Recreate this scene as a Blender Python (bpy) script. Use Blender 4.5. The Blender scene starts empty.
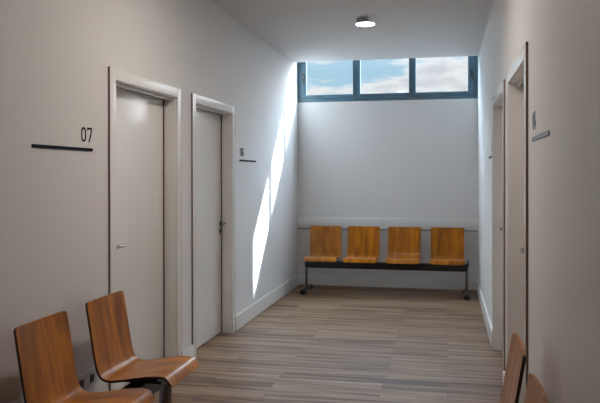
import bpy, bmesh, math
from mathutils import Vector, Matrix

scene = bpy.context.scene
COL = scene.collection

# ------------------------------------------------------------------ helpers
def mat_new(name):
    m = bpy.data.materials.new(name); m.use_nodes = True
    nt = m.node_tree
    return m, nt, nt.nodes['Principled BSDF']

def simple(name, col, rough=.5, metal=0., coat=0., var=0., scale=8., bump=0., bscale=200.):
    m, nt, b = mat_new(name)
    b.inputs['Base Color'].default_value = (*col, 1)
    b.inputs['Roughness'].default_value = rough
    b.inputs['Metallic'].default_value = metal
    b.inputs['Coat Weight'].default_value = coat
    tc = nt.nodes.new('ShaderNodeTexCoord')
    if var:
        n = nt.nodes.new('ShaderNodeTexNoise'); n.inputs['Scale'].default_value = scale
        n.inputs['Detail'].default_value = 4
        nt.links.new(tc.outputs['Object'], n.inputs['Vector'])
        mx = nt.nodes.new('ShaderNodeMix'); mx.data_type = 'RGBA'
        mx.inputs[6].default_value = (*[c*(1-var) for c in col], 1)
        mx.inputs[7].default_value = (*[min(1, c*(1+var)) for c in col], 1)
        nt.links.new(n.outputs['Fac'], mx.inputs[0])
        nt.links.new(mx.outputs[2], b.inputs['Base Color'])
    if bump:
        n2 = nt.nodes.new('ShaderNodeTexNoise'); n2.inputs['Scale'].default_value = bscale
        nt.links.new(tc.outputs['Object'], n2.inputs['Vector'])
        bp = nt.nodes.new('ShaderNodeBump'); bp.inputs['Strength'].default_value = bump
        bp.inputs['Distance'].default_value = .002
        nt.links.new(n2.outputs['Fac'], bp.inputs['Height'])
        nt.links.new(bp.outputs['Normal'], b.inputs['Normal'])
    return m

M = {}
M['wall'] = simple('wall_paint', (.76, .745, .74), .6, var=.015, scale=1.5, bump=.12, bscale=260)
M['ceil'] = simple('ceiling_paint', (.72, .71, .705), .8, var=.01, scale=1.2)
M['gloss'] = simple('door_casing_lacquer', (.84, .83, .815), .2, var=.01)
M['leaf'] = simple('door_leaf_laminate', (.84, .825, .80), .17, var=.012, scale=2)
M['base'] = simple('baseboard_lacquer', (.83, .82, .815), .3, var=.01)
M['alu'] = simple('blue_grey_window_frame', (.085, .165, .225), .35, var=.05, scale=5)
M['sheenvinyl'] = simple('vinyl_with_sheen_colour', (.17, .20, .24), .4)  # sign vinyl lightened: its grazing reflection is put into the colour
M['black'] = simple('black_powder_coat', (.012, .012, .014), .38, bump=.1)
M['rubber'] = simple('black_plastic', (.012, .012, .013), .3)
M['steel'] = simple('brushed_steel', (.30, .30, .31), .2, metal=1, var=.05, scale=40)
M['hsteel'] = simple('handle_steel', (.42, .41, .40), .24, metal=1, var=.04, scale=40)
M['dark'] = simple('dark_handle_plate', (.05, .047, .045), .35, metal=.6)
M['vinyl'] = simple('navy_black_vinyl', (.006, .008, .014), .6)
M['vinyl'].node_tree.nodes['Principled BSDF'].inputs['Specular IOR Level'].default_value = .1
M['plastic'] = simple('white_socket_plastic', (.62, .61, .60), .35)
M['gap'] = simple('dark_seal_and_strip', (.10, .075, .06), .7)  # door seals, backings and the brown line under the wall board
M['lampbody'] = simple('lamp_grey_metal', (.36, .36, .365), .45, metal=.3)
M['sideshade'] = simple('brown_casing_shade', (.23, .175, .14), .7, var=.1, scale=20)  # casing sides turned from the window; their shade is put into this colour
M['edge'] = simple('dark_plywood_edge', (.035, .014, .007), .4, var=.2, scale=60)

def mk_floor():
    m, nt, b = mat_new('laminate_planks')
    N = nt.nodes; Lk = nt.links
    tc = N.new('ShaderNodeTexCoord')
    br = N.new('ShaderNodeTexBrick')
    br.offset = .37; br.offset_frequency = 2; br.squash = 1
    br.inputs['Scale'].default_value = 1
    br.inputs['Brick Width'].default_value = 1.22
    br.inputs['Row Height'].default_value = .128
    br.inputs['Mortar Size'].default_value = .0016
    br.inputs['Mortar Smooth'].default_value = .3
    br.inputs['Bias'].default_value = 0
    br.inputs['Color1'].default_value = (0, 0, 0, 1)
    br.inputs['Color2'].default_value = (1, 1, 1, 1)
    br.inputs['Mortar'].default_value = (.5, .5, .5, 1)
    Lk.new(tc.outputs['Object'], br.inputs['Vector'])
    # streaks along the plank
    def noise(sx, sy, sc, det):
        mp = N.new('ShaderNodeMapping'); mp.inputs['Scale'].default_value = (sx, sy, 1)
        Lk.new(tc.outputs['Object'], mp.inputs['Vector'])
        ad = N.new('ShaderNodeVectorMath'); ad.operation = 'MULTIPLY_ADD'
        Lk.new(br.outputs['Color'], ad.inputs[0]); ad.inputs[1].default_value = (7, 3, 11)
        Lk.new(mp.outputs['Vector'], ad.inputs[2])
        n = N.new('ShaderNodeTexNoise'); n.inputs['Scale'].default_value = sc
        n.inputs['Detail'].default_value = det; n.inputs['Roughness'].default_value = .6
        Lk.new(ad.outputs[0], n.inputs['Vector']); return n
    n1 = noise(.7, 13, 1.6, 5); n2 = noise(2.5, 60, 1.6, 4)
    add = N.new('ShaderNodeMath'); add.operation = 'MULTIPLY_ADD'
    Lk.new(n2.outputs['Fac'], add.inputs[0]); add.inputs[1].default_value = .35
    Lk.new(n1.outputs['Fac'], add.inputs[2])
    sep = N.new('ShaderNodeSeparateColor'); Lk.new(br.outputs['Color'], sep.inputs[0])
    add2 = N.new('ShaderNodeMath'); add2.operation = 'MULTIPLY_ADD'
    Lk.new(sep.outputs[0], add2.inputs[0]); add2.inputs[1].default_value = .16
    Lk.new(add.outputs[0], add2.inputs[2])
    rp = N.new('ShaderNodeValToRGB')
    e = rp.color_ramp.elements
    e[0].position = .56; e[0].color = (.085, .046, .025, 1)
    e[1].position = .96; e[1].color = (.38, .255, .165, 1)
    k = e.new(.72); k.color = (.215, .130, .078, 1)
    Lk.new(add2.outputs[0], rp.inputs[0])
    mx = N.new('ShaderNodeMix'); mx.data_type = 'RGBA'
    Lk.new(br.outputs['Fac'], mx.inputs[0]); Lk.new(rp.outputs[0], mx.inputs[6])
    mx.inputs[7].default_value = (.09, .065, .05, 1)
    Lk.new(mx.outputs[2], b.inputs['Base Color'])
    b.inputs['Roughness'].default_value = .5; b.inputs['Specular IOR Level'].default_value = .22
    bp = N.new('ShaderNodeBump'); bp.inputs['Strength'].default_value = .15; bp.inputs['Distance'].default_value = .002
    Lk.new(n2.outputs['Fac'], bp.inputs['Height']); Lk.new(bp.outputs['Normal'], b.inputs['Normal'])
    return m
M['floor'] = mk_floor()

def mk_wood():
    m, nt, b = mat_new('stained_beech_ply')
    N = nt.nodes; Lk = nt.links
    uv = N.new('ShaderNodeUVMap'); uv.uv_map = 'UVMap'
    oi = N.new('ShaderNodeObjectInfo')
    cmb = N.new('ShaderNodeCombineXYZ')
    mul = N.new('ShaderNodeMath'); mul.operation = 'MULTIPLY'; mul.inputs[1].default_value = 37
    Lk.new(oi.outputs['Random'], mul.inputs[0]); Lk.new(mul.outputs[0], cmb.inputs[2]); Lk.new(mul.outputs[0], cmb.inputs[0])
    def nz(sx, sy, det, dist):
        mp = N.new('ShaderNodeMapping'); mp.inputs['Scale'].default_value = (sx, sy, 1)
        Lk.new(uv.outputs[0], mp.inputs['Vector'])
        ad = N.new('ShaderNodeVectorMath'); ad.operation = 'ADD'
        Lk.new(mp.outputs['Vector'], ad.inputs[0]); Lk.new(cmb.outputs[0], ad.inputs[1])
        n = N.new('ShaderNodeTexNoise'); n.inputs['Scale'].default_value = 1; n.inputs['Detail'].default_value = det
        n.inputs['Distortion'].default_value = dist
        Lk.new(ad.outputs[0], n.inputs['Vector']); return n
    a = nz(9, 1.6, 3, 1.2); c = nz(120, 5, 4, .2)
    ma = N.new('ShaderNodeMath'); ma.operation = 'MULTIPLY_ADD'
    Lk.new(c.outputs['Fac'], ma.inputs[0]); ma.inputs[1].default_value = .55; Lk.new(a.outputs['Fac'], ma.inputs[2])
    rp = N.new('ShaderNodeValToRGB'); e = rp.color_ramp.elements
    e[0].position = .5; e[0].color = (.18, .056, .001, 1)
    e[1].position = 1.05; e[1].color = (.60, .205, .003, 1)
    Lk.new(ma.outputs[0], rp.inputs[0])
    Lk.new(rp.outputs[0], b.inputs['Base Color'])
    b.inputs['Roughness'].default_value = .36
    b.inputs['Coat Weight'].default_value = .3; b.inputs['Coat Roughness'].default_value = .17; b.inputs['Specular IOR Level'].default_value = .2
    return m
M['wood'] = mk_wood()

def mk_glass():
    m = bpy.data.materials.new('window_glass'); m.use_nodes = True
    nt = m.node_tree; N = nt.nodes; N.clear()
    o = N.new('ShaderNodeOutputMaterial'); t = N.new('ShaderNodeBsdfTransparent'); g = N.new('ShaderNodeBsdfGlossy')
    t.inputs[0].default_value = (.96, .985, .99, 1); g.inputs['Roughness'].default_value = .02
    mx = N.new('ShaderNodeMixShader'); mx.inputs[0].default_value = .025
    nt.links.new(t.outputs[0], mx.inputs[1]); nt.links.new(g.outputs[0], mx.inputs[2]); nt.links.new(mx.outputs[0], o.inputs[0])
    return m
M['glass'] = mk_glass()

def mk_emit(name, col, s):
    m = bpy.data.materials.new(name); m.use_nodes = True
    nt = m.node_tree; N = nt.nodes; N.clear()
    o = N.new('ShaderNodeOutputMaterial'); e = N.new('ShaderNodeEmission')
    e.inputs[0].default_value = (*col, 1); e.inputs[1].default_value = s
    nt.links.new(e.outputs[0], o.inputs[0]); return m
LAMP_COL = (1.0, .86, .74)
M['lamp'] = mk_emit('fill_lamp_light', (1, .90, .81), 190)  # glow of the added fill lamp over the near left door

def box(bm, x0, x1, y0, y1, z0, z1, bev=0, mi=0):
    b2 = bmesh.new()
    bmesh.ops.create_cube(b2, size=1)
    for v in b2.verts:
        v.co = Vector(((x0+x1)/2+v.co.x*abs(x1-x0), (y0+y1)/2+v.co.y*abs(y1-y0), (z0+z1)/2+v.co.z*abs(z1-z0)))
    if bev:
        bmesh.ops.bevel(b2, geom=b2.edges[:], offset=bev, segments=2, affect='EDGES', profile=.7)
    for f in b2.faces: f.material_index = mi
    me = bpy.data.meshes.new('t'); b2.to_mesh(me); b2.free()
    bm.from_mesh(me); bpy.data.meshes.remove(me)

def cyl(bm, c, r, h, axis='Z', seg=28, bev=0, r2=None):
    b2 = bmesh.new()
    bmesh.ops.create_cone(b2, cap_ends=True, segments=seg, radius1=r, radius2=r if r2 is None else r2, depth=h)
    if bev:
        es = [e for e in b2.edges if any(len(f.verts) > 4 for f in e.link_faces)]
        bmesh.ops.bevel(b2, geom=es, offset=bev, segments=2, affect='EDGES')
    R = {'Z': Matrix.Identity(4), 'X': Matrix.Rotation(math.pi/2, 4, 'Y'), 'Y': Matrix.Rotation(math.pi/2, 4, 'X')}[axis]
    bmesh.ops.transform(b2, matrix=Matrix.Translation(c) @ R, verts=b2.verts[:])
    me = bpy.data.meshes.new('t'); b2.to_mesh(me); b2.free()
    bm.from_mesh(me); bpy.data.meshes.remove(me)

def tube(bm, pts, r, seg=12, ry=None):
    pts = [Vector(p) for p in pts]; rings = []
    ry = ry or r
    for i, p in enumerate(pts):
        t = (pts[min(i+1, len(pts)-1)]-pts[max(i-1, 0)]).normalized()
        ref = Vector((0, 0, 1)) if abs(t.z) < .9 else Vector((1, 0, 0))
        a = t.cross(ref).normalized(); b = a.cross(t).normalized()
        rings.append([bm.verts.new(p+a*r*math.cos(2*math.pi*k/seg)+b*ry*math.sin(2*math.pi*k/seg)) for k in range(seg)])
    for i in range(len(rings)-1):
        for k in range(seg):
            bm.faces.new((rings[i][k], rings[i][(k+1) % seg], rings[i+1][(k+1) % seg], rings[i+1][k]))
    bm.faces.new(rings[0][::-1]); bm.faces.new(rings[-1])

def to_mesh(name, bm, mats, smooth=False, angle=35):
    bmesh.ops.recalc_face_normals(bm, faces=bm.faces[:])
    me = bpy.data.meshes.new(name); bm.to_mesh(me); bm.free()
    for m in (mats if isinstance(mats, (list, tuple)) else [mats]): me.materials.append(m)
    if smooth:
        for p in me.polygons: p.use_smooth = True
        me.set_sharp_from_angle(angle=math.radians(angle))
    return me

def obj(name, me, parent=None, loc=(0, 0, 0), rotz=0):
    o = bpy.data.objects.new(name, me); COL.objects.link(o)
    o.location = loc; o.rotation_euler = (0, 0, rotz)
    if parent: o.parent = parent
    return o

def part(name, bm, mats, parent=None, smooth=False, **k):
    return obj(name, to_mesh(name, bm, mats, smooth), parent, **k)

def tag(o, label=None, cat=None, group=None, kind=None):
    if label: o['label'] = label
    if cat: o['category'] = cat
    if group: o['group'] = group
    if kind: o['kind'] = kind
    return o

def empty(name, loc=(0, 0, 0), rotz=0):
    o = bpy.data.objects.new(name, None); COL.objects.link(o)
    o.location = loc; o.rotation_euler = (0, 0, rotz); o.empty_display_size = .1
    return o

# ------------------------------------------------------------------ dimensions
XL, XR, YB, H = -2.006, .394, 9.30, 3.005
YR = -6.0            # rear end of the corridor, behind the camera
LIP = 9.03           # ceiling stops here, window slot beyond
TOP = 3.40
ZO = 2.09            # door opening height
ZT = 2.16
# (outer y0, outer y1) of the casings
DL = [(3.860, 5.004), (5.252, 6.380)]
DR = [(3.595, 4.71), (4.98, 6.21)]
CW = .075

# ------------------------------------------------------------------ shell
bm = bmesh.new(); box(bm, XL-.22, XR+.22, YR-.1, YB+.06, -.12, 0)
tag(part('floor', bm, M['floor']), 'grey-brown wood laminate plank floor of the corridor', 'floor', kind='structure')
bm = bmesh.new(); box(bm, XL-.22, XR+.22, YR-.1, LIP, H, TOP); box(bm, XL-.22, XR+.22, LIP, YB+.06, TOP-.05, TOP)
box(bm, XL-.22, XR+.22, YR-.1, YB+.06, TOP, TOP+.12)
tag(part('ceiling', bm, M['ceil']), 'plain pale ceiling ending short of the high window', 'ceiling', kind='structure')

def side_wall(name, xa, xb, doors, label):
    bm = bmesh.new(); y = YR-.1
    for a, b in doors:
        a += CW-.01; b -= CW-.01
        box(bm, xa, xb, y, a, 0, TOP); box(bm, xa, xb, a, b, ZO+.01, TOP); y = b
    box(bm, xa, xb, y, YB+.06, 0, TOP)
    tag(part(name, bm, M['wall']), label, 'wall', kind='structure')
side_wall('wall_left', XL-.2, XL, DL, 'long pale left corridor wall with two doors and a slanting sunlit patch')
side_wall('wall_right', XR, XR+.2, DR, 'long pale right corridor wall with two deep-set doors')
bm = bmesh.new(); box(bm, XL, XR, YB, YB+.12, 0, 2.497)
tag(part('wall_back', bm, M['wall']), 'pale end wall under the high strip window', 'wall', kind='structure')
bm = bmesh.new(); box(bm, XL, XR, YR-.1, YR, 0, H)
tag(part('wall_front', bm, M['wall']), 'plain end wall behind the viewpoint', 'wall', kind='structure')

# baseboards
def baseboard(name, segs, label):
    bm = bmesh.new()
    for s in segs: box(bm, *s[:4], 0, .145, .004)
    tag(part(name, bm, M['base'], smooth=True), label, 'baseboard', kind='structure')
ts = .02
def side_segs(x0, x1, doors, y0, y1):
    out = []; y = y0
    for a, b in doors:
        out.append((x0, x1, y, a-.008)); y = b+.008
    out.append((x0, x1, y, y1)); return out
baseboard('baseboard_left', side_segs(XL, XL+ts, DL, YR, YB), 'white baseboard along the left wall')
baseboard('baseboard_right', side_segs(XR-ts, XR, DR, YR, YB), 'white baseboard along the right wall')
baseboard('baseboard_back', [(XL+ts, XR-ts, YB-ts, YB)], 'white baseboard under the far bench')
bm = bmesh.new(); box(bm, XL, XR, YB-.026, YB, .776, .925, .003)
tag(part('trim_1', bm, M['base'], smooth=True), 'pale wall protection board behind the far bench', 'wall trim', kind='structure')

bm = bmesh.new(); box(bm, XL, XR, YB-.020, YB, .766, .775)  # dark brown strip along the lower edge of the board
tag(part('trim_2', bm, M['gap']), 'thin brown line under the wall protection board', 'wall trim', kind='structure')

# ------------------------------------------------------------------ doors
def make_door(n, side, y0, y1, lever_y, lever_dir, label, key=False):
    """side -1 = left wall, +1 = right wall; local x points INTO the wall."""
    root = empty('door_%d' % n, ((XL if side < 0 else XR), (y0+y1)/2, 0)); s = side
    tag(root, label, 'door', kind='structure')
    w = (y1-y0)/2; i = w-CW
    def bx(bm, a, b, *r, **k): box(bm, min(a*s, b*s), max(a*s, b*s), *r, **k)
    # casing: two uprights and a head, proud of the wall
    bm = bmesh.new()
    bx(bm, -.013, .002, -w, -i, 0, ZT, bev=.0015)
    bx(bm, -.013, .002, i, w, 0, ZT, bev=.0015)
    bx(bm, -.0118, .002, -i-.002, i+.002, ZO, ZT-.001, bev=.0015)
    part('casing', bm, M['gloss'], root, True)
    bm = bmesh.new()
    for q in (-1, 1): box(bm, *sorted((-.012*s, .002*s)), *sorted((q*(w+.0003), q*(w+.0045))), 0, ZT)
    tag(part('casing_side_shade', bm, M['sideshade'], root), 'painted-in shade strip along the side of the door casing')
    bm = bmesh.new()
    t = .012
    bx(bm, .002, .2, -i-t, -i+t*.4, 0, ZO); bx(bm, .002, .2, i-t*.4, i+t, 0, ZO)
    bx(bm, .002, .2, -i+t*.4, i-t*.4, ZO-t*.4, ZO+.01)
    # stops
    bx(bm, .045, .062, -i+t*.4, i-t*.4, ZO-.022, ZO-t*.4)
    part('jamb', bm, M['gloss'], root)
    bm = bmesh.new()
    bx(bm, .092, .10, -i+.004, -i+.012, 0, ZO-.005); bx(bm, .092, .10, i-.012, i-.004, 0, ZO-.005)
    bx(bm, .092, .10, -i+.012, i-.012, ZO-.016, ZO-.005)
    part('seal', bm, M['gap'], root)
    bm = bmesh.new()
    bx(bm, .10, .142, -i+.006, i-.006, .012, ZO-.007, bev=.002)
    part('door_leaf', bm, M['leaf'], root, True)
    # backing so nothing shows through the gaps
    bm = bmesh.new()
    bx(bm, .165, .18, -i, i, 0, ZO-.005)
    part('backing_panel', bm, M['gap'], root)
    # handle
    ly = lever_y-(y0+y1)/2; zz = 1.045
    bm = bmesh.new(); cyl(bm, (.096*s, ly, zz), .026, .009, 'X', bev=.002)
    hr = part('handle', bm, M['dark'] if key else M['hsteel'], root, True)
    tag(hr, 'steel lever handle')
    bm = bmesh.new()
    tube(bm, [(.095*s, ly, zz), (.062*s, ly, zz), (.052*s, ly+.004*lever_dir, zz), (.047*s, ly+.016*lever_dir, zz),
              (.046*s, ly+.06*lever_dir, zz), (.046*s, ly+.125*lever_dir, zz)], .0095)
    part('lever', bm, M['hsteel'], hr, True)
    bm = bmesh.new(); cyl(bm, (.096*s, ly, zz-.07), .024, .008, 'X', bev=.002)
    cyl(bm, (.089*s, ly, zz-.07), .008, .01, 'X')
    part('key_rosette', bm, M['dark'], hr, True)
    return root
make_door(1, -1, *DL[0], 4.03, 1, 'near left white door beside the number 07, steel lever on its near edge')
make_door(2, -1, *DL[1], 6.27, -1, 'far left white door beside the number 06', True)
make_door(3, 1, *DR[0], 4.40, -1, 'near right door in a deep glossy white frame behind the right bench')
make_door(4, 1, *DR[1], 6.12, -1, 'far right door in a deep glossy white frame nearest the window')

# ------------------------------------------------------------------ window
win = empty('window_1', ((XL+XR)/2, YB+.03, 2.497))
tag(win, 'high strip window with blue-grey frame and three panes of cloudy sky', 'window', kind='structure')
cx = (XL+XR)/2
def wx(x): return x-cx
Z0, Z1 = 2.497-2.497, 3.35-2.497
y0, y1 = -.028, .028
bm = bmesh.new()
box(bm, wx(XL), wx(XL)+.05, y0, y1, Z0, Z1, .003); box(bm, wx(XR)-.05, wx(XR), y0, y1, Z0, Z1, .003)
box(bm, wx(XL)+.05, wx(XR)-.05, y0, y1, Z0, Z0+.05, .003); box(bm, wx(XL)+.05, wx(XR)-.05, y0, y1, Z1-.05, Z1, .003)
box(bm, wx(-1.215), wx(-1.17), y0, y1, Z0+.05, Z1-.05, .003); box(bm, wx(-.472), wx(-.425), y0, y1, Z0+.05, Z1-.05, .003)
part('frame', bm, M['alu'], win, True)
secs = [((XL+.05, -1.215), (-1.885, -1.244)), ((-1.17, -.472), (-1.143, -.495)), ((-.425, XR-.05), (-.403, .268))]
for (a, b), (pa, pb) in secs:
    bm = bmesh.new(); e = .0015; ya, yb = y0-.012, y1-.008
    zb, zt_ = Z0+.05+e, Z1-.05-e; pz0, pz1 = .098, Z1-.10
    box(bm, wx(a)+e, wx(pa), ya, yb, zb, zt_, .004); box(bm, wx(pb), wx(b)-e, ya, yb, zb, zt_, .004)
    box(bm, wx(pa), wx(pb), ya, yb, zb, pz0, .004); box(bm, wx(pa), wx(pb), ya, yb, pz1, zt_, .004)
    sh = part('sash', bm, M['alu'], win, True)
    bm = bmesh.new(); box(bm, wx(pa)-.004, wx(pb)+.004, 0, .006, pz0-.004, pz1+.004)
    part('pane', bm, M['glass'], sh)
def catch(x, z):
    bm = bmesh.new()
    box(bm, wx(x)-.014, wx(x)+.014, y0-.024, y0-.012, z-.05, z+.05, .004)
    tube(bm, [(wx(x), y0-.02, z+.02), (wx(x), y0-.045, z+.02), (wx(x)+.004, y0-.052, z+.005), (wx(x)+.012, y0-.052, z-.03), (wx(x)+.014, y0-.05, z-.10)], .009, 10)
    tag(part('window_handle', bm, M['dark'], win, True), 'small dark window handle')
catch(-1.925, .335); catch(.315, .33)
bm = bmesh.new(); box(bm, wx(-.48), wx(-.36), y0-.02, y0, .012, .028, .003)
tag(part('latch', bm, M['hsteel'], win, True), 'small pale latch on the bottom rail')

# ------------------------------------------------------------------ ceiling lamp and added fill lamps
def disc_mesh():
    bm = bmesh.new(); cyl(bm, (0, 0, -.053), .092, .014, seg=48, bev=.003)
    return to_mesh('lamp_housing', bm, simple('lamp_white_rim', (.7, .7, .7), .4), True)
def diff_mesh():
    bm = bmesh.new(); cyl(bm, (0, 0, -.062), .088, .005, seg=48, bev=.001)
    return to_mesh('diffuser', bm, M['lamp'], True)
def can_mesh():
    bm = bmesh.new(); cyl(bm, (-.035, .03, -.022), .052, .043, seg=32, bev=.003)
    return to_mesh('canopy', bm, M['lampbody'], True)
dm, fm, cm = disc_mesh(), diff_mesh(), can_mesh()
fm2 = fm.copy(); fm2.materials[0] = mk_emit('dimmed_lamp_diffuser_light', (1, .97, .93), 12)
fm3 = fm.copy(); fm3.materials[0] = mk_emit('weak_fill_lamp_light', (1, .90, .81), 25)  # glow of the added fill lamp above the camera
for (x, y, lab) in [(-.765, 6.62, 'small round disc ceiling lamp glowing white near the window'),
                    (-.765, 4.05, 'added unseen fill lamp above the near left door'),  # this and the next two are added out of view to brighten the foreground
                    (-.765, .2, 'added unseen fill lamp above the viewpoint'),
                    (-.765, -2.2, 'added unseen fill lamp at the rear end of the corridor')]:
    r = empty('ceiling_or_fill_lamp', (x, y, H)); tag(r, lab, 'ceiling lamp', 'disc lamps along the corridor ceiling')
    obj('housing', dm, r); obj('diffuser', fm if y > 3 and y < 6 else (fm3 if y > 0 and y < 6 else fm2), r); obj('canopy', cm, r)

# ------------------------------------------------------------------ benches
def profile():
    P = [(0, .832), (.010, .772), (.024, .690), (.037, .610), (.050, .535), (.060, .490), (.075, .455),
         (.100, .436), (.140, .432), (.200, .441), (.270, .453), (.340, .464), (.395, .468), (.430, .466), (.444, .458), (.460, .439), (.472, .418)]
    P = [Vector((0, a, b)) for a, b in P]
    out = []
    for i in range(len(P)-1):
        p0 = P[max(i-1, 0)]; p1 = P[i]; p2 = P[i+1]; p3 = P[min(i+2, len(P)-1)]
        n = 5
        for k in range(n):
            t = k/n
            out.append(.5*((2*p1)+(p2-p0)*t+(2*p0-5*p1+4*p2-p3)*t*t+(-p0+3*p1-3*p2+p3)*t**3))
    out.append(P[-1])
    return out
def shell_mesh():
    W = .418; r = .022; th = .013
    pts = profile()
    # add extra samples near the ends for the round corners
    L = [0]
    for i in range(1, len(pts)): L.append(L[-1]+(pts[i]-pts[i-1]).length)
    tot = L[-1]
    ss = sorted(set([r*(1-math.cos(math.pi/2*k/6)) for k in range(7)] + [tot-r*(1-math.cos(math.pi/2*k/6)) for k in range(7)]
                    + [l for l in L if r < l < tot-r]))
    def at(s):
        for i in range(1, len(L)):
            if s <= L[i]+1e-9:
                t = (s-L[i-1])/(L[i]-L[i-1]); return pts[i-1].lerp(pts[i], t)
        return pts[-1]
    bm = bmesh.new(); uv = bm.loops.layers.uv.new('UVMap')
    NX = 14; top = []; bot = []; info = {}
    for s in ss:
        c = at(s); t = (at(min(tot, s+.006))-at(max(0, s-.006))).normalized()
        n = Vector((0, -t.z, t.y))                       # points up / forward
        if n.z < 0 and abs(n.z) > .5: n = -n
        hw = W/2
        for q in (s, tot-s):
            if q < r: hw = min(hw, W/2-r+math.sqrt(max(0, r*r-(r-q)**2)))
        cup = .010*max(0, 1-s/.45)
        rt, rb = [], []
        for k in range(NX+1):
            x = -hw+2*hw*k/NX
            off = n*(-cup*(1-(x/(W/2))**2))
            a = bm.verts.new(Vector((x, c.y, c.z))+off); b = bm.verts.new(Vector((x, c.y, c.z))+off-n*th)
            info[a] = info[b] = (x, s); rt.append(a); rb.append(b)
        top.append(rt); bot.append(rb)
    def F(vs, mi):
        f = bm.faces.new(vs); f.material_index = mi
        for l in f.loops: l[uv].uv = info[l.vert]
    for i in range(len(ss)-1):
        for k in range(NX):
            F((top[i][k], top[i][k+1], top[i+1][k+1], top[i+1][k]), 0)
            F((bot[i][k], bot[i+1][k], bot[i+1][k+1], bot[i][k+1]), 0)
        for k, K in ((0, 0), (NX, NX)):
            F((top[i][k], top[i+1][k], bot[i+1][k], bot[i][k]), 1)
    for k in range(NX):
        F((top[0][k], bot[0][k], bot[0][k+1], top[0][k+1]), 0)
        F((top[-1][k], top[-1][k+1], bot[-1][k+1], bot[-1][k]), 0)
    return to_mesh('seat_shell', bm, [M['wood'], M['edge']], True, 50)
SHELL = shell_mesh()
bm = bmesh.new()
box(bm, -.13, .13, .175, .33, .408, .424, .003)
for x in (-.11, .11):
    box(bm, x-.012, x+.012, .13, .375, .400, .412, .003)
    for y in (.17, .34):
        cyl(bm, (x, y, .420), .012, .02)
BRACKET = to_mesh('seat_bracket', bm, M['black'], True)

def bench(loc, rotz, centres, x0, x1, label):
    root = empty('beam_bench', loc, rotz)
    tag(root, label, 'bench', 'plywood beam seating along the corridor walls')
    for c in centres:
        s = obj('seat_shell', SHELL, root, (c, 0, 0))
        obj('seat_bracket', BRACKET, s)
    bm = bmesh.new(); box(bm, x0+.01, x1-.01, .20, .29, .312, .400, .006)
    bmo = part('beam', bm, M['black'], root, True)
    for x, sg in ((x0, -1), (x1, 1)):
        bm = bmesh.new()                                   # curved black end bracket over the leg
        tube(bm, [(x+sg*.012, .215, .35), (x+sg*.020, .215, .40), (x+sg*.014, .235, .432), (x, .26, .436)], .009, 10)
        box(bm, x-.012, x+.012, .20, .29, .325, .41, .004)
        part('end_bracket', bm, M['black'], bmo, True)
        bm = bmesh.new(); tube(bm, [(x, .245, .03), (x, .245, .38)], .040, 16, ry=.016)
        l = part('leg', bm, M['steel'], root, True)
        tag(l, 'flat steel leg')
        bm = bmesh.new()
        tube(bm, [(x, .02, .030), (x, .06, .034), (x, .245, .045), (x, .43, .038), (x, .49, .030)], .028, 14)
        for y in (.035, .475):
            cyl(bm, (x, y, .030), .044, .060, bev=.014)
        part('foot', bm, M['rubber'], l, True)
    return root

# far bench: local y -> world -y, local x -> world -x
bench((0, 9.0, 0), math.pi, [1.5635, 1.061, .538, -.004], -.236, 1.777,
      'four-seat plywood bench under the high window against the end wall')
bench((-1.848, 0, 0), -math.pi/2, [-3.525, -2.910, -2.295, -1.680], -3.765, -1.42,
      'plywood bench in the left foreground beside the door numbered 07')
bench((.273, 0, 0), math.pi/2, [2.872, 2.252, 1.637, 1.022], .78, 3.115,
      'plywood bench in the right foreground, seen edge-on against the right wall')

# ------------------------------------------------------------------ wall numbers
def ribbon(bm, pts, w, closed=False, th=.0012):
    pts = [Vector(p) for p in pts]; n = len(pts); rows = []
    for i, p in enumerate(pts):
        a = pts[(i-1) % n] if (closed or i > 0) else p
        b = pts[(i+1) % n] if (closed or i < n-1) else p
        d1 = (p-a).normalized() if (p-a).length > 0 else (b-p).normalized()
        d2 = (b-p).normalized() if (b-p).length > 0 else d1
        nrm = Vector((-(d1+d2).y, (d1+d2).x)).normalized()
        m = Vector((-d1.y, d1.x)); k = w/2/max(.5, nrm.dot(m))
        l, r = p+nrm*k, p-nrm*k
        rows.append([bm.verts.new((l.x, -th, l.y)), bm.verts.new((r.x, -th, r.y)), bm.verts.new((r.x, 0, r.y)), bm.verts.new((l.x, 0, l.y))])
    for i in range(n if closed else n-1):
        A, B = rows[i], rows[(i+1) % n]
        for k in range(4): bm.faces.new((A[k], B[k], B[(k+1) % 4], A[(k+1) % 4]))
    if not closed:
        bm.faces.new(rows[0]); bm.faces.new(rows[-1][::-1])
def arc(cx_, cy_, rx, ry, a0, a1, n=10):
    return [(cx_+rx*math.cos(math.radians(a0+(a1-a0)*i/n)), cy_+ry*math.sin(math.radians(a0+(a1-a0)*i/n))) for i in range(n+1)]
DW, DH, SW = .053, .084, .0115
def digit(ch, m):
    bm = bmesh.new(); h = DH-SW; w = DW-SW; r = w/2; o = SW/2
    if ch == '0':
        ribbon(bm, arc(o+r, o+h-r, r, r, 0, 180)+arc(o+r, o+r, r, r, 180, 360), SW, True)
    if ch == '6':
        ribbon(bm, arc(o+r, o+h-r, r, r, 10, 180)+arc(o+r, o+r, r, r, 180, 360)+arc(o+r, o+.50*h-r, r, r, 0, 178), SW)
    if ch == '7':
        ribbon(bm, [(o, o+h-.012), (o, o+h), (o+w, o+h), (o+w*.93, o+h*.72), (o+w*.35, o-SW/2)], SW)
    if ch == '4':
        ribbon(bm, [(o+w*.62, o+h+SW/2), (o, o+h*.24), (o+w+SW/2, o+h*.24)], SW)
        ribbon(bm, [(o+w*.72, o+h*.5), (o+w*.72, 0)], SW)
    if ch == '5':
        ribbon(bm, [(o+w, o+h), (o+.002, o+h), (o, o+h*.52)]+arc(o+r, o+h*.60-r, r, r, 150, 0)+arc(o+r, o+r, r, r, 0, -170), SW)
    return to_mesh('numeral', bm, M[m])
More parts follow.
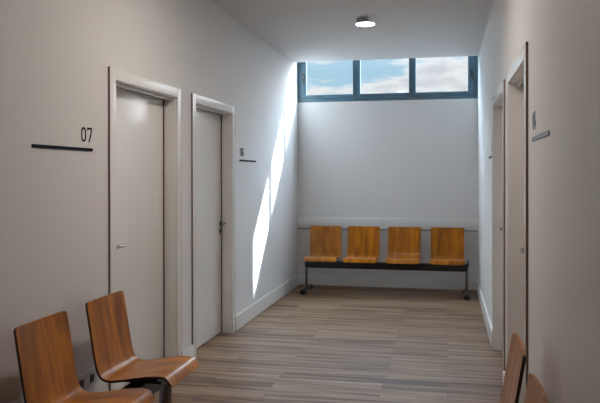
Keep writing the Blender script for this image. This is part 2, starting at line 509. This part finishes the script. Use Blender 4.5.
def sign(loc, rotz, length, text, off, label, m='vinyl'):
    r = empty('room_number_sign', loc, rotz)
    tag(r, label, 'sign', 'room numbers over dark bars on the walls')
    bm = bmesh.new(); box(bm, 0, length, -.004, 0, 0, .0175, .001)
    part('underline_bar', bm, M[m], r)
    for i, ch in enumerate(text):
        obj('numeral', digit(ch, m), r, (off+i*.066, 0, .051))
# left wall: reading direction = +y ; surface normal +x  (local x -> +y, local -y -> +x)
sign((XL+.0015, 3.066, 1.639), math.pi/2, .597, '07', .597-.124, 'dark numerals 07 over a long dark bar on the left wall')
sign((XL+.0015, 6.562, 1.639), math.pi/2, .590, '06', .022, 'small dark numerals 06 over a dark bar beyond the far left door')
# right wall: reading direction = -y ; surface normal -x
sign((XR-.0015, 3.405, 1.657), -math.pi/2, .55, '04', .006, 'room number over a bar, grazing sheen in its colour, on the right wall nearest the viewer', 'sheenvinyl')
sign((XR-.0015, 6.86, 1.655), -math.pi/2, .560, '05', .45, 'tiny room number and bar beyond the far right door')

# ------------------------------------------------------------------ wall socket
r = empty('wall_socket', (XL, 3.555, .345)); tag(r, 'white double wall socket low on the left wall behind the near bench', 'wall socket')
bm = bmesh.new(); box(bm, 0, .022, -.125, .125, -.045, .045, .005)
part('back_box', bm, M['plastic'], r, True)
for dy in (-.058, .058):
    bm = bmesh.new(); box(bm, .021, .026, dy-.022, dy+.022, -.024, .020, .002)
    for q in (-.009, .009): cyl(bm, (.0255, dy+q, -.002), .004, .004, 'X', 10)
    tag(part('socket_insert', bm, M['dark'], r, True), 'dark round socket insert')

# ------------------------------------------------------------------ world: sky with clouds
w = bpy.data.worlds.new('sky'); scene.world = w; w.use_nodes = True
nt = w.node_tree; N = nt.nodes; Lk = nt.links; N.clear()
out = N.new('ShaderNodeOutputWorld'); bg = N.new('ShaderNodeBackground'); Lk.new(bg.outputs[0], out.inputs[0])
tc = N.new('ShaderNodeTexCoord')
mp = N.new('ShaderNodeMapping'); mp.inputs['Scale'].default_value = (5, 5, 16); mp.inputs['Location'].default_value = (1.3, .4, .9)
Lk.new(tc.outputs['Generated'], mp.inputs['Vector'])
n1 = N.new('ShaderNodeTexNoise'); n1.inputs['Scale'].default_value = 2.3; n1.inputs['Detail'].default_value = 7; n1.inputs['Roughness'].default_value = .55
n1.inputs['Distortion'].default_value = .3
Lk.new(mp.outputs[0], n1.inputs['Vector'])
# cloudier towards +x
sx = N.new('ShaderNodeSeparateXYZ'); Lk.new(tc.outputs['Generated'], sx.inputs[0])
ma = N.new('ShaderNodeMath'); ma.operation = 'MULTIPLY_ADD'; Lk.new(sx.outputs[0], ma.inputs[0]); ma.inputs[1].default_value = .7
Lk.new(n1.outputs['Fac'], ma.inputs[2])
rp = N.new('ShaderNodeValToRGB'); e = rp.color_ramp.elements
SKYB = (.42, .63, .78, 1); SKYW = (.88, .87, .88, 1)
e[0].position = .34; e[0].color = SKYB; e[1].position = .47; e[1].color = SKYW; k = e.new(.62); k.color = (.66, .67, .71, 1)
Lk.new(ma.outputs[0], rp.inputs[0])
# brighter sky around the sun
SUN = Vector((1, .995, 1.065)).normalized()
dt = N.new('ShaderNodeVectorMath'); dt.operation = 'DOT_PRODUCT'; Lk.new(tc.outputs['Generated'], dt.inputs[0]); dt.inputs[1].default_value = SUN
mr = N.new('ShaderNodeMapRange'); mr.inputs['From Min'].default_value = .70; mr.inputs['From Max'].default_value = 1
mr.inputs['To Min'].default_value = .74; mr.inputs['To Max'].default_value = 10
Lk.new(dt.outputs['Value'], mr.inputs['Value'])
mz = N.new('ShaderNodeMapRange'); mz.inputs['From Min'].default_value = .22; mz.inputs['From Max'].default_value = .60
mz.inputs['To Min'].default_value = 0; mz.inputs['To Max'].default_value = 19
Lk.new(sx.outputs[2], mz.inputs['Value'])
sm = N.new('ShaderNodeMath'); sm.operation = 'ADD'; Lk.new(mr.outputs[0], sm.inputs[0]); Lk.new(mz.outputs[0], sm.inputs[1])
mf = N.new('ShaderNodeMath'); mf.operation = 'MULTIPLY'; mf.inputs[1].default_value = .12; mf.use_clamp = True; Lk.new(mz.outputs[0], mf.inputs[0])
mc = N.new('ShaderNodeMix'); mc.data_type = 'RGBA'; Lk.new(mf.outputs[0], mc.inputs[0]); Lk.new(rp.outputs[0], mc.inputs[6]); mc.inputs[7].default_value = (.70, .85, 1, 1)
Lk.new(mc.outputs[2], bg.inputs[0]); Lk.new(sm.outputs[0], bg.inputs[1])

sl = bpy.data.lights.new('sun', 'SUN'); sl.energy = 22; sl.angle = math.radians(1.5); sl.color = (.82, .92, 1)
so = bpy.data.objects.new('sun', sl); COL.objects.link(so)
so.rotation_euler = (-SUN).to_track_quat('-Z', 'Y').to_euler(); so.location = (6, 14, 8)

# ------------------------------------------------------------------ camera
yaw, pi_, ro = [math.radians(a) for a in (11.9949, .2404, .0882)]
Rv = Vector((math.cos(yaw), math.sin(yaw), 0)); F_ = Vector((-math.sin(yaw), math.cos(yaw), 0)); Zv = Vector((0, 0, 1))
fw = F_*math.cos(pi_)-Zv*math.sin(pi_); U = Zv*math.cos(pi_)+F_*math.sin(pi_)
X = Rv*math.cos(ro)-U*math.sin(ro); Y = Rv*math.sin(ro)+U*math.cos(ro); Zc = -fw
cd = bpy.data.cameras.new('camera'); co = bpy.data.objects.new('camera', cd); COL.objects.link(co)
co.matrix_world = Matrix(((X.x, Y.x, Zc.x, 0), (X.y, Y.y, Zc.y, 0), (X.z, Y.z, Zc.z, 1.5), (0, 0, 0, 1)))
cd.sensor_width = 36; cd.lens = 692.2/600*36; cd.shift_y = -23.38/600; cd.clip_start = .05
scene.camera = co

vs = scene.view_settings
vs.view_transform = 'Standard'; vs.look = 'None'; vs.gamma = 1; vs.use_curve_mapping = False
vs.exposure = .52
